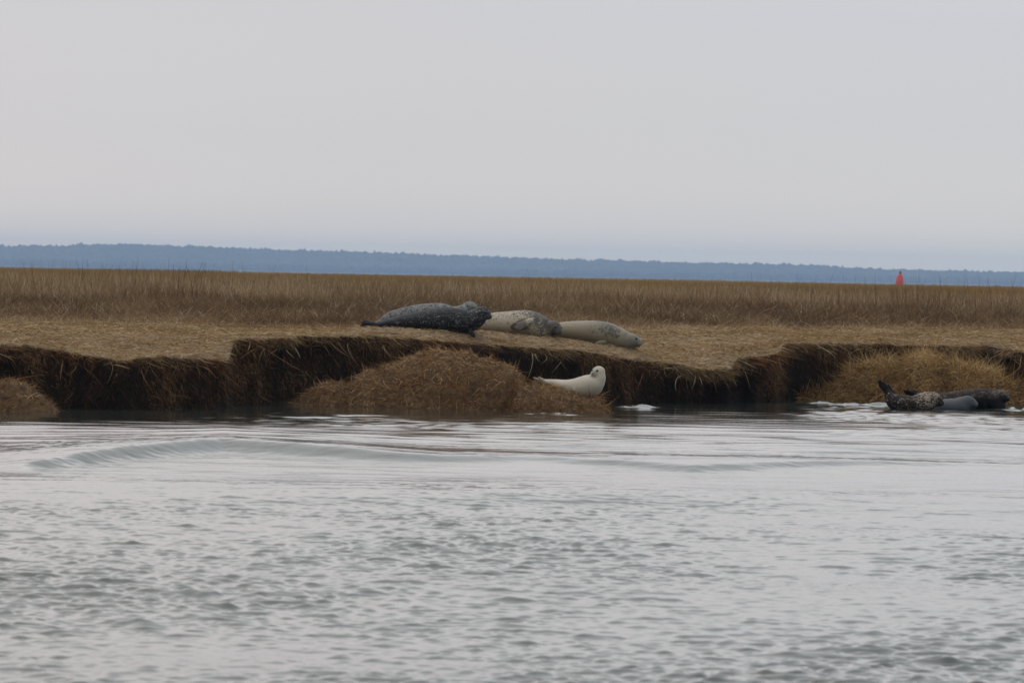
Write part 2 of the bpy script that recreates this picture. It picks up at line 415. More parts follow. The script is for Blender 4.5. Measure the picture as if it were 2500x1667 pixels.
Xc = np.concatenate([-np.geomspace(900, 12, 40), np.arange(-11.5, 12.2, 0.013), np.geomspace(13, 900, 40)])
nface = 46
tz = np.linspace(0, 1, nface)
Ye = Yedge(Xc); Ze = zground(Xc, Ye + 1e-4)
rowsV = []
for i, u in enumerate(tz):
    z = -0.35 + (Ze + 0.35 - 0.012) * u
    dep = Ze - z                                   # metres below the turf
    rec = 0.10 * sstep(0.05, 0.20, dep) - 0.03 * sstep(0.25, 0.8, dep)
    ns = 0.34 * fbm(Xc * 2.2, z * 0.9 + 3, 4) + 0.45 * fbm(Xc * 0.8 + 9, z * 0.3, 2) + 0.16 * fbm(Xc * 9, z * 2.2 + 11, 3) + 0.03 * fbm(Xc * 30, z * 12, 2)
    ns = ns * sstep(0.0, 0.10, dep)
    rowsV.append(np.stack([Xc, Ye + rec + ns + 0.02 * (dep < 0.02), z], -1))
ts = np.concatenate([[0.0, 0.03, 0.07], np.linspace(0.12, 18.0, 130), np.geomspace(19, 720, 60)])
for t_ in ts:
    Y_ = Ye + t_ if t_ < 9.01 else Ye + t_
    rowsV.append(np.stack([Xc, Y_, zground(Xc, Y_)], -1))
V = np.stack(rowsV, 0)
F = grid_faces(V.shape[0], V.shape[1])
mi = (np.arange(len(F)) // (V.shape[1] - 1) < nface).astype(int)
gm = mesh_from('marsh_bank', V.reshape(-1, 3), F, [M['ground'], M['peat']], matidx=mi)
tag(link('marsh_ground', gm), 'flat salt marsh ending in a dark eroded peat bank above the water', 'ground', kind='structure')

# ------------------------------------------------------------------ blades
def blades(name, root, d0, L, w, bend, rnd, mat, parent=None, K=4, yaw=None, loc=(0, 0, 0)):
    """ribbons: root (n,3), unit start direction d0 (n,3), length L, width w, bend (n,3) added with t^2 * L"""
    n = len(root)
    t_ = np.linspace(0, 1, K)
    pts = root[:, None, :] + d0[:, None, :] * (L[:, None, None] * t_[None, :, None]) + bend[:, None, :] * (L[:, None, None] * (t_ ** 2)[None, :, None])
    tan = d0 + bend
    tan /= np.linalg.norm(tan, axis=1, keepdims=True) + 1e-9
    r = rng.standard_normal((n, 3)); r[:, 1] *= 0.45
    side = np.cross(tan, np.cross(r, tan)); side /= np.linalg.norm(side, axis=1, keepdims=True) + 1e-9
    wt = np.interp(t_, [0, 0.6, 1], [1, 0.8, 0.15])
    off = side[:, None, :] * (w[:, None, None] * 0.5 * wt[None, :, None])
    v = np.stack([pts - off, pts + off], 2).reshape(n, K * 2, 3)
    base = (np.arange(n) * K * 2)[:, None, None]
    q = np.array([[2 * k, 2 * k + 1, 2 * k + 3, 2 * k + 2] for k in range(K - 1)])[None]
    f = (base + q).reshape(-1, 4)
    me = mesh_from(name, v.reshape(-1, 3) - np.asarray(loc), f, mat, smooth=True, attrs={'rnd': np.repeat(rnd, K * 2)})
    return link(name, me, parent, (0, 0, 0) if parent else loc)
def unit(v): return v / (np.linalg.norm(v, axis=1, keepdims=True) + 1e-9)

def field_pts(n, y0, y1, half=0.085, pad=3.0, power=1.0):
    u = rng.random(n)
    Y = y0 + (y1 - y0) * u ** power
    X = (rng.random(n) * 2 - 1) * (half * Y + pad)
    return X, Y

# where the tall grass begins (ragged line)
def Ygrass(X):
    px = 1250 + X / (46 * K2) * FPX
    return K2 * np.interp(px, [-800, 0, 560, 800, 1000, 1300, 1600, 1900, 2200, 2500, 3300], [43.6, 44.6, 45.0, 44.8, 45.0, 46.2, 48, 51, 53, 54, 54]) + 4.4 * fbm(X * 0.5, 1.7, 3) + 2.4 * fbm(X * 2.5, 7.7, 2)

# matted short turf
n = 560000
X = (rng.random(n) * 2 - 1) * 11.8
tt = rng.random(n) ** 1.3 * 30
Y = Yedge(X) + tt - 0.04
keep = Y < Ygrass(X) + 3.5
X, Y, tt = X[keep], Y[keep], tt[keep]; n = len(X)
z = zground(X, Y)
ang = 2.4 * fbm(X * 0.9, Y * 0.4, 2) * 3.0 + rng.standard_normal(n) * 0.9
ang = np.where(rng.random(n) < 0.5, ang, ang + math.pi)
d = unit(np.stack([np.cos(ang), np.sin(ang), rng.random(n) ** 2 * 0.8 + 0.02], -1))
L = 0.03 + 0.08 * rng.random(n) ** 1.5
b = np.stack([rng.standard_normal(n) * 0.35, rng.standard_normal(n) * 0.35, -0.25 - 0.3 * rng.random(n)], -1)
edge_wild = fbm(X * 1.7, Y * 0.9, 3) + 0.5 * fbm(X * 6, Y * 3, 2)
rnd = np.clip(0.50 + 0.27 * rng.standard_normal(n) + 0.55 * edge_wild, 0, 0.98)
rnd = np.where(rng.random(n) < 0.02, 1.0, rnd)
o = blades('turf_grass', np.stack([X, Y, z], -1), d, L, 0.004 + 0.003 * rng.random(n), b, rnd, M['mat_grass'])
tag(o, 'flattened straw-coloured turf on top of the bank', 'grass', kind='stuff')

# tall dead cordgrass, near belt
n = 720000
X, Y = field_pts(n, 86, 170, 0.082, 4.0, 1.6)
dg = (Y - Ygrass(X)) / K2
keep = (dg > -3.5) & (rng.random(n) < sstep(-1.5, 2.0, dg) + 0.05 * sstep(-3.5, -1.5, dg))
X, Y, dg = X[keep], Y[keep], dg[keep]; n = len(X)
z = zground(X, Y)
H = 0.11 + 0.27 * sstep(-1.5, 5, dg) + 0.17 * sstep(5, 16, dg) + 0.16 * fbm(X * 0.6, Y * 0.25, 3)
wild = np.clip(0.5 + 1.6 * fbm(X * 1.2 + 5, Y * 0.4, 3), 0.1, 1.3)
lean = np.clip(0.75 - 0.045 * dg, 0.13, 0.8) * (0.5 + wild * 0.6)
d = unit(np.stack([rng.standard_normal(n) * lean, rng.standard_normal(n) * lean, np.ones(n)], -1))
L = H * (0.5 + 0.65 * rng.random(n))
b = np.stack([rng.standard_normal(n) * lean * 0.8, rng.standard_normal(n) * lean * .8, -0.3 * rng.random(n)], -1)
rnd = np.clip(0.40 + 0.24 * rng.standard_normal(n) + 0.6 * fbm(X * 0.9, Y * 0.3, 3) + 0.28 * sstep(4, 18, dg) + 0.25 * sstep(1.5, -0.5, dg), 0, 0.97)
rnd = np.where(rng.random(n) < 0.02, 1.0, rnd)
o = blades('marsh_grass', np.stack([X, Y, z - 0.02], -1), d, L, (0.0036 + 0.003 * rng.random(n)) * (Y / 100), b, rnd, M['tall_grass'])
tag(o, 'tall brown dead marsh grass standing behind the flattened turf', 'grass', kind='stuff')

# a few taller flower stalks standing over the rest
n = 900
X, Y = field_pts(n, 96, 150, 0.082, 2.0, 1.0)
keep = (rng.random(n) < np.clip(0.4 + 3 * fbm(X * 0.3, 1.1, 2), 0.05, 1)) & (Y > Ygrass(X) + 4)
X, Y = X[keep], Y[keep]; n = len(X); z = zground(X, Y)
d = unit(np.stack([rng.standard_normal(n) * 0.10, rng.standard_normal(n) * 0.1, np.ones(n)], -1))
o = blades('seed_stalks', np.stack([X, Y, z], -1), d, 0.62 + 0.30 * rng.random(n), 0.006 + 0.004 * rng.random(n), np.stack([rng.standard_normal(n) * 0.1, rng.standard_normal(n) * .1, -0.05 * rng.random(n)], -1), rng.random(n) * 0.6, M['tall_grass'])
tag(o, 'thin dark seed stalks rising above the tall marsh grass', 'grass', kind='stuff')

# far belt of the same marsh
n = 200000
X, Y = field_pts(n, 155, 790, 0.125, 8.0, 2.2)
z = zground(X, Y)
patchH = fbm(X * 0.06, Y * 0.02, 3)
L = (0.50 + 0.20 * patchH) * (0.75 + 0.4 * rng.random(n))
d = unit(np.stack([rng.standard_normal(n) * 0.14, rng.standard_normal(n) * 0.14, np.ones(n)], -1))
b = np.stack([rng.standard_normal(n) * 0.12, rng.standard_normal(n) * .12, -0.05 * rng.random(n)], -1)
heath = np.exp(-((X / Y * FPX + 1250 - 420) / 170) ** 4) * (Y > 520) * (Y < 640)
L = L * (1 + 0.22 * heath)
rnd = np.clip(0.5 + 0.2 * rng.standard_normal(n) + 0.7 * fbm(X * 0.08, Y * 0.02, 2) - 0.6 * heath, 0, 1)
o = blades('distant_marsh_grass', np.stack([X, Y, z - 0.02], -1), d, L, 0.011 * (Y / 120), b, rnd, M['far_grass'], K=3)
tag(o, 'ochre marsh grass running back to the far edge of the marsh', 'grass', kind='stuff')

# fringe over the lip
n = 52000
X = (rng.random(n) * 2 - 1) * 8.8
lush = 0.42 + 1.5 * fbm(X * 1.5, 8.8, 3) + 0.6 * fbm(X * 9, 3.1, 2) - 0.5 * sstep(4.7, 5.1, X)
right_tuft = np.exp(-((X - P(2495, 850, 84)[0]) / 0.25) ** 2)
keep = rng.random(n) < np.clip(lush + 0.25 + right_tuft, 0.15, 1)
X, lush, right_tuft = X[keep], lush[keep], right_tuft[keep]; n = len(X)
dn = rng.random(n) ** 2.6 * (0.05 + 0.12 * np.clip(lush, 0, 1))
Y = Yedge(X) - 0.02 + rng.random(n) * 0.10 * (dn < 0.03) + 0.6 * dn
z = zground(X, Yedge(X) + 0.01) - dn
d = unit(np.stack([rng.standard_normal(n) * 1.0, -0.55 - 0.3 * rng.random(n), 0.45 * rng.standard_normal(n) + 0.1], -1))
L = (0.03 + 0.06 * rng.random(n) ** 2.5) * (0.6 + 0.9 * np.clip(lush, 0, 1)) * (1 + 1.5 * right_tuft)
b = np.stack([rng.standard_normal(n) * 1.1, 0.3 * rng.random(n), -0.5 - 0.6 * rng.random(n)], -1)
rnd = np.clip(0.50 + 0.27 * rng.standard_normal(n) - 1.6 * dn + 0.12 * right_tuft, 0, 0.97); rnd = np.where(rng.random(n) < 0.006, 1, rnd)
o = blades('edge_fringe', np.stack([X, Y, z], -1), d, L, 0.004 + 0.004 * rng.random(n), b, rnd, M['fringe'], K=5)
tag(o, 'dead grass hanging over the lip of the bank', 'grass', kind='stuff')

# roots on the peat face
n = 80000
X = (rng.random(n) * 2 - 1) * 8.8
ze = zground(X, Yedge(X) + 0.01)
z = 0.0 + (ze - 0.06) * rng.random(n) ** 0.8
dep = ze - z
Y = Yedge(X) + 0.10 * sstep(0.05, 0.2, dep) - 0.03 * sstep(0.25, 0.8, dep) + (0.34 * fbm(X * 2.2, z * 0.9 + 3, 4) + 0.45 * fbm(X * 0.8 + 9, z * 0.3, 2) + 0.16 * fbm(X * 9, z * 2.2 + 11, 3)) * sstep(0, .1, dep) - 0.004
d = unit(np.stack([rng.standard_normal(n) * 0.45, -0.4 * rng.random(n), -0.7 + 0.5 * rng.standard_normal(n)], -1))
L = 0.03 + 0.09 * rng.random(n) ** 2
b = np.stack([rng.standard_normal(n) * 0.4, 0.25 * rng.random(n), -0.4 * rng.random(n)], -1)
tex = fbm(X * 2.2, z * 0.7 + 4, 4)
tex = tex + 0.6 * fbm(X * 8, z * 1.2, 3)
rnd = np.clip(0.44 + 0.22 * rng.standard_normal(n) + 1.3 * tex - 0.2 * sstep(0.35, 0, z) + 0.15 * sstep(0.25, 0.05, ze - z), 0, 1)
o = blades('peat_roots', np.stack([X, Y, z], -1), d, L, 0.004 + 0.003 * rng.random(n), b, rnd, M['peat_roots'])
tag(o, 'fine brown roots bristling from the dark peat face', 'roots', kind='stuff')

# long pale roots and stalks dangling from the lip
n = 240
X = (rng.random(n) * 2 - 1) * 8
Y = Yedge(X) - 0.03
z = zground(X, Yedge(X) + 0.01) - 0.02 - 0.12 * rng.random(n)
d = unit(np.stack([rng.standard_normal(n) * 0.55, -0.35 * rng.random(n) - 0.15, -0.4 + 0.35 * rng.standard_normal(n)], -1))
L = 0.08 + 0.20 * rng.random(n) ** 1.6
b = np.stack([rng.standard_normal(n) * 0.6, 0.1 * rng.random(n), -0.7 * rng.random(n)], -1)
o = blades('hanging_roots', np.stack([X, Y, z], -1), d, L, 0.006 + 0.003 * rng.random(n), b, 0.75 + 0.25 * rng.random(n), M['fringe'], K=7)
tag(o, 'long pale roots dangling from the undercut turf', 'roots', kind='stuff')

# ------------------------------------------------------------------ slumped mounds
def make_mound(label, sil, Yr, wf, wb, nb, mat, Lr, subs=(), down=0.5, seed=1, wdt=0.0045, curl=0.7, raise_=0.0, pads=()):
    """sil: ridge silhouette (px, py) at ridge depth Yr"""
    def hx(sil_, Yr_):
        p = np.array([P(a, b_ + raise_, Yr_) for a, b_ in sil_]); return p[:, 0], p[:, 2]
    layers = [(hx(sil, Yr), Yr, wf, wb)] + [(hx(s_, y_), y_, f_, b_) for s_, y_, f_, b_ in subs]
    def zf(X, Y):
        z = np.full(np.shape(X), -0.25)
        for (sx, sz), yr, f_, b_ in layers:
            h = np.interp(X, sx, sz, left=-0.25, right=-0.25)
            hm = max(sz)
            sc = 0.35 + 0.65 * np.clip(h / hm, 0, 1) ** 0.7
            yr2 = yr + 0.3 * fbm(X * 1.5, yr, 2)
            t_ = (Y - yr2) / (np.where(Y < yr2, f_, b_) * sc)
            zz = -0.25 + (h + 0.25) * (1 - np.clip(np.abs(t_), 0, 1.4) ** 2.0)
            z = np.maximum(z, zz)
        z = z + (0.13 * fbm(X * 3.2, Y * 2.0 + seed, 4) + 0.10 * np.abs(fbm(X * 7, Y * 4 + seed, 3)) - 0.025) * sstep(-0.05, 0.15, z)
        z = z + 0.03 * fbm(X * 16, Y * 16 + seed, 3)
        if len(pads):
            ws = 1e-6; zq = 0.0
            for qx, qy, qz in pads:
                w_ = np.exp(-((X - qx) / 0.12) ** 2 - ((Y - qy) / 0.20) ** 2); ws = ws + w_; zq = zq + w_ * qz
            z = z + np.maximum(zq / ws - z, 0) * np.clip(ws * 1.6, 0, 1) * (ws > 2e-6)
        return z
    xs_ = np.concatenate([l[0][0] for l in layers])
    x0, x1 = xs_.min() - 0.15, xs_.max() + 0.15
    y0 = min(l[1] - l[2] * 1.35 for l in layers); y1 = max(l[1] + l[3] * 1.2 for l in layers)
    nx = int((x1 - x0) / 0.012); ny = int((y1 - y0) / 0.02)
    GX, GY = np.meshgrid(np.linspace(x0, x1, nx), np.linspace(y0, y1, ny))
    GZ = zf(GX, GY)
    GZ[0] = GZ[-1] = -0.3; GZ[:, 0] = GZ[:, -1] = -0.3
    base = np.array([(x0 + x1) / 2, Yr, 0.0])
    me = mesh_from('mound', np.stack([GX, GY, GZ], -1).reshape(-1, 3) - base, grid_faces(ny, nx), M['straw_soil'] if mat is M['ochre_grass'] else M['soil'])
    root = link('peat_mound', me, None, base)
    tag(root, label, 'mound', 'slumped peat mounds at the foot of the bank')
    # grass
    m_ = int(nb * 1.8)
    X = x0 + (x1 - x0) * rng.random(m_); Y = y0 + (y1 - y0) * rng.random(m_)
    # more roots on the steep front so that it is evenly covered
    z = zf(X, Y)
    e = 0.02
    gx = (zf(X + e, Y) - zf(X - e, Y)) / (2 * e); gy = (zf(X, Y + e) - zf(X, Y - e)) / (2 * e)
    steep = np.sqrt(1 + gx ** 2 + gy ** 2)
    k_ = (z > 0.005) & (rng.random(m_) < steep / 2.6)
    X, Y, z, gx, gy = X[k_], Y[k_], z[k_], gx[k_], gy[k_]; m_ = len(X)
    N = unit(np.stack([-gx, -gy, np.ones(m_)], -1))
    tang = rng.standard_normal((m_, 3)) + np.array([1.0, 0, 0]) * (1.2 * fbm(X * 3, Y * 3, 2) * 2)[:, None]
    tang[:, 2] -= down
    tang = unit(tang - N * np.sum(tang * N, 1, keepdims=True))
    d = unit(tang + N * (0.10 + 0.35 * rng.random(m_))[:, None])
    L = Lr[0] + (Lr[1] - Lr[0]) * rng.random(m_) ** 2
    b = rng.standard_normal((m_, 3)) * curl * 1.1 - N * 0.25
    b[:, 2] -= 0.25 + down * 0.4
    tex = fbm(X * 5, z * 5 + seed, 3)
    rnd = np.clip(0.44 + 0.29 * rng.standard_normal(m_) + 0.8 * tex + 0.65 * (z - 0.3), 0, 0.97)
    rnd = np.where(rng.random(m_) < 0.006, 1, rnd)
    g_ = blades('grass_cover', np.stack([X, Y, z - 0.004], -1), d, L, wdt * (0.8 + 0.6 * rng.random(m_)), b, rnd, mat, parent=root, K=5, loc=base)
    g_['kind'] = 'stuff'
    return root, zf

S5 = [
    (1318, 928, 0.25, 3.5, 0.03), (1335, 932, 0.22, 8, 0.055), (1355, 936, 0.18, 12, 0.08), (1380, 942, 0.12, 17, 0.12), (1402, 945, 0.05, 22.5, 0.14), (1420, 945, -0.02, 27.5, 0.155), (1436, 942, -0.06, 29, 0.155), (1449, 934, -0.08, 27, 0.145),
    (1458, 922, -0.09, 21.5, 0.11), (1460, 910, -0.10, 18, 0.085)]
PAD5 = []
for a_, b_, c_, r_, rd_ in S5[:-2]:
    q_ = P(a_, b_ + r_ + 1.5, 39.15 * K2 + c_); PAD5.append((q_[0], q_[1] + 0.05, q_[2] + 0.0))
SIL_M = [(668, 1006), (680, 995), (700, 983), (723, 970), (769, 947), (798, 928), (815, 923), (830, 924), (846, 929), (858, 920), (887, 898), (923, 890), (944, 876), (976, 873),
         (994, 857), (1019, 852), (1066, 847), (1091, 854), (1109, 859), (1144, 857), (1169, 867), (1198, 862), (1223, 874), (1244, 880), (1262, 900), (1278, 925), (1290, 960), (1296, 1010)]
SIL_MS = [(1235, 1010), (1250, 960), (1266, 937), (1287, 934), (1330, 933), (1359, 940), (1394, 954), (1430, 968), (1466, 979), (1480, 987), (1492, 1003)]
mound_main, z_main = make_mound('large rounded brown peat mound with the cream-white seal on its right end', SIL_M, 78.3, 0.8, 1.3, 95000, M['mound_grass'], (0.03, 0.09),
                        subs=[(SIL_MS, 77.7, 0.6, 1.2)], seed=3, down=0.3, pads=PAD5, raise_=5.0)
SIL_R = [(1880, 1000), (1925, 972), (1954, 955), (2000, 932), (2028, 932), (2047, 921), (2064, 904), (2083, 892), (2107, 883), (2121, 873), (2142, 877), (2159, 871), (2176, 867), (2190, 878),
         (2207, 878), (2221, 866), (2235, 854), (2254, 848), (2278, 852), (2297, 864), (2321, 867), (2345, 878), (2369, 877), (2392, 885), (2426, 892), (2445, 907), (2461, 916), (2488, 919),
         (2520, 923), (2570, 950), (2620, 1000)]
mound_r, z_right = make_mound('golden grass-covered mound behind the three seals in the water', SIL_R, 88.2, 1.0, 1.4, 95000, M['ochre_grass'], (0.04, 0.11), seed=8, down=0.6, wdt=0.005, curl=1.5, raise_=13.0)
SIL_L = [(-520, 1015), (-430, 975), (-300, 935), (-180, 915), (-80, 914), (0, 922), (38, 928), (51, 934), (77, 949), (102, 962), (122, 981), (138, 999), (146, 1012)]
mound_l, z_left = make_mound('small brown peat mound cut off by the left edge of the photo', SIL_L, 72.5, 0.6, 1.0, 30000, M['mound_grass'], (0.03, 0.10), seed=14, down=0.3)

# ------------------------------------------------------------------ far shore: hills and woods
Hpx = [(-3000, 640), (-1200, 618), (-300, 606), (0, 601), (150, 600), (300, 595), (450, 598), (600, 604), (800, 611), (1000, 618), (1250, 628), (1500, 634), (1750, 642), (1950, 647), (2150, 657), (2300, 660), (2500, 665), (2900, 674), (5000, 716)]
HF = 2.0
hx_ = np.array([P(a, b_, 4400 * HF) for a, b_ in Hpx])
gxs = np.linspace(-3000, 3000, 500); gys = np.linspace(8200, 9600, 40)
GX, GY = np.meshgrid(gxs, gys)
top = np.interp(GX, hx_[:, 0], hx_[:, 2]) - 11.0
GZ = -0.6 + (top + 0.6) * sstep(8200, 8800, GY) * (1 - 0.8 * sstep(8900, 9600, GY)) + 1.5 * fbm(GX * 0.02, GY * 0.02, 3) * sstep(8200, 8400, GY)
tag(link('hills', mesh_from('hills', np.stack([GX, GY, GZ], -1).reshape(-1, 3), grid_faces(40, 500), M['woods'])), 'long low hazy blue ridge beyond the marsh', 'hills', kind='structure')
# crowns
bm = bmesh.new(); bmesh.ops.create_icosphere(bm, subdivisions=1, radius=1.0)
iv = np.array([v.co[:] for v in bm.verts]); itf = np.array([[v.index for v in f.verts] for f in bm.faces]); bm.free()
n = 16000
X = (rng.random(n) * 2 - 1) * 1500; Y = 8250 + 570 * rng.random(n)
tp = np.interp(X, hx_[:, 0], hx_[:, 2]) - 11.0
zb = -0.6 + (tp + 0.6) * sstep(8200, 8800, Y)
R = 4.0 + 9.0 * rng.random(n) ** 1.5; HH = 10 + 0.6 * rng.random(n) + 3.0 * fbm(X * 0.006, Y * 0.005, 3) + 1.5 * (rng.random(n) < 0.006)
jit = 1 + 0.22 * rng.standard_normal((n, len(iv)))
vv = iv[None] * jit[:, :, None] * np.stack([R, R, HH * 0.55], -1)[:, None, :] + np.stack([X, Y, zb + HH * 0.45], -1)[:, None, :]
ff = (itf[None] + (np.arange(n) * len(iv))[:, None, None]).reshape(-1, 3)
tag(link('far_woods', mesh_from('far_woods', vv.reshape(-1, 3), ff, M['woods'])), 'unbroken line of far-off woods along the hazy blue ridge', 'woods', kind='stuff')

# ------------------------------------------------------------------ red channel buoy far behind the marsh
def lathe(prof, n=28):
    v = []; f = []
    for r, z in prof:
        for i in range(n):
            a = 2 * math.pi * i / n; v.append((r * math.cos(a), r * math.sin(a), z))
    for k in range(len(prof) - 1):
        for i in range(n):
            j = (i + 1) % n
            f.append((k * n + i, k * n + j, (k + 1) * n + j, (k + 1) * n + i))
    return np.array(v), np.array(f)
YB = 860
bp = P(2195, 690, YB)
buoy = bpy.data.objects.new('channel_buoy', None); COL.objects.link(buoy)
buoy.location = (bp[0], bp[1], 0.0); buoy.rotation_euler = (0, math.radians(3), 0)
tag(buoy, 'red conical channel buoy standing beyond the marsh grass', 'buoy')
red = simple('buoy_red', (0.5, 0.03, 0.02), 0.45)
v, f = lathe([(0.02, -0.6), (0.50, -0.5), (0.53, 0.0), (0.53, 1.15), (0.50, 1.5), (0.40, 2.05), (0.22, 2.42), (0.17, 2.47), (0.01, 2.48)])
link('buoy_body', mesh_from('buoy_body', v, f, red), buoy)
v, f = lathe([(0.03, 2.46), (0.10, 2.47), (0.13, 2.56), (0.13, 2.70), (0.09, 2.79), (0.02, 2.80)], 16)
link('lifting_ring', mesh_from('lifting_ring', v, f, simple('buoy_top', (0.06, 0.03, 0.035), 0.5)), buoy)

# ------------------------------------------------------------------ seals
def catmull(pts, per=6):
    pts = np.asarray(pts, float)
    q = np.vstack([2 * pts[0] - pts[1], pts, 2 * pts[-1] - pts[-2]])
    out = []
    for i in range(1, len(q) - 2):
        for k in range(per):
            u = k / per
            out.append(0.5 * ((2 * q[i]) + (-q[i - 1] + q[i + 1]) * u + (2 * q[i - 1] - 5 * q[i] + 4 * q[i + 1] - q[i + 2]) * u * u + (-q[i - 1] + 3 * q[i] - 3 * q[i + 1] + q[i + 2]) * u ** 3))
    out.append(q[-2]); return np.array(out)
def tube(bm, pts, per=6, n=20, depth=(0, 1, 0)):
    """pts: (x,y,z, r_up, r_depth); closed, rounded ends"""
    s_ = catmull(pts, per)
    D0 = np.array(depth, float)
    rings = []
    for i, p in enumerate(s_):
        T = s_[min(i + 1, len(s_) - 1), :3] - s_[max(i - 1, 0), :3]; T /= np.linalg.norm(T) + 1e-9
        D = D0 - T * D0.dot(T); D /= np.linalg.norm(D) + 1e-9
        U = np.cross(D, T)
        rings.append((p[:3], T, D, U, max(p[3], 1e-3), max(p[4], 1e-3)))
    vs = []
    def ring(c, D, U, ru, rd):
        return [bm.verts.new(c + D * rd * math.cos(a) + U * ru * math.sin(a)) for a in [2 * math.pi * k / n for k in range(n)]]
    c, T, D, U, ru, rd = rings[0]; m_ = min(ru, rd)
    vs.append(ring(c - T * m_ * 0.9, D, U, ru * 0.35, rd * 0.35)); vs.append(ring(c - T * m_ * 0.5, D, U, ru * 0.8, rd * 0.8))
    for c, T, D, U, ru, rd in rings: vs.append(ring(c, D, U, ru, rd))
    m_ = min(ru, rd)
    vs.append(ring(c + T * m_ * 0.5, D, U, ru * 0.8, rd * 0.8)); vs.append(ring(c + T * m_ * 0.9, D, U, ru * 0.35, rd * 0.35))
    for a, b_ in zip(vs[:-1], vs[1:]):
        for k in range(n): bm.faces.new((a[k], a[(k + 1) % n], b_[(k + 1) % n], b_[k]))
    bm.faces.new(vs[0][::-1]); bm.faces.new(vs[-1])
def ellip(bm, c, ax, rr):
    """ax: 3 orthonormal axes (rows), rr: radii"""
    A = Matrix([list(ax[i]) for i in range(3)]).transposed()
    m4 = Matrix.Translation(Vector(c)) @ A.to_4x4() @ Matrix.Diagonal((rr[0], rr[1], rr[2], 1))
    bmesh.ops.create_icosphere(bm, subdivisions=3, radius=1.0, matrix=m4)

def fur(name, base, spot, scale=38, k=9, rough=0.6, sheen=0.25, spec=0.3, base2=None, dark=(0.02, 0.018, 0.018), coat=0.0):
    t = NT(name)
    vec = t.coord((1, 1, 1.5))
    n1 = t.noise(scale, 3, vec, 0.6)
    n2 = t.noise(scale * 0.28, 2, vec)
    nn = t.math('ADD', t.math('MULTIPLY', n1, 0.72), t.math('MULTIPLY', n2, 0.28))
    th = t.math('SUBTRACT', 0.78, t.math('MULTIPLY', t.attr('mott'), 0.5))
    f_ = t.math('MULTIPLY', t.math('SUBTRACT', nn, th), k, clamp=True)
    b_ = t.mix(t.noise(5, 2, vec), base, base2 or base)
    c = t.mix(f_, b_, spot)
    c = t.mix(t.attr('dark'), c, dark)
    t.l.new(c, t.b.inputs['Base Color'])
    t.b.inputs['Roughness'].default_value = rough; t.b.inputs['Specular IOR Level'].default_value = spec
    t.b.inputs['Sheen Weight'].default_value = sheen; t.b.inputs['Sheen Roughness'].default_value = 0.4
    t.b.inputs['Coat Weight'].default_value = coat; t.b.inputs['Coat Roughness'].default_value = 0.2
    vf = t.coord((1, 1, 1))
    t.bump(t.noise(70, 4, vf), 0.6, 0.008)
    return t.m
eye_m = simple('seal_eye', (0.006, 0.005, 0.005), 0.08)
nose_m = simple('seal_nose', (0.012, 0.010, 0.010), 0.35)

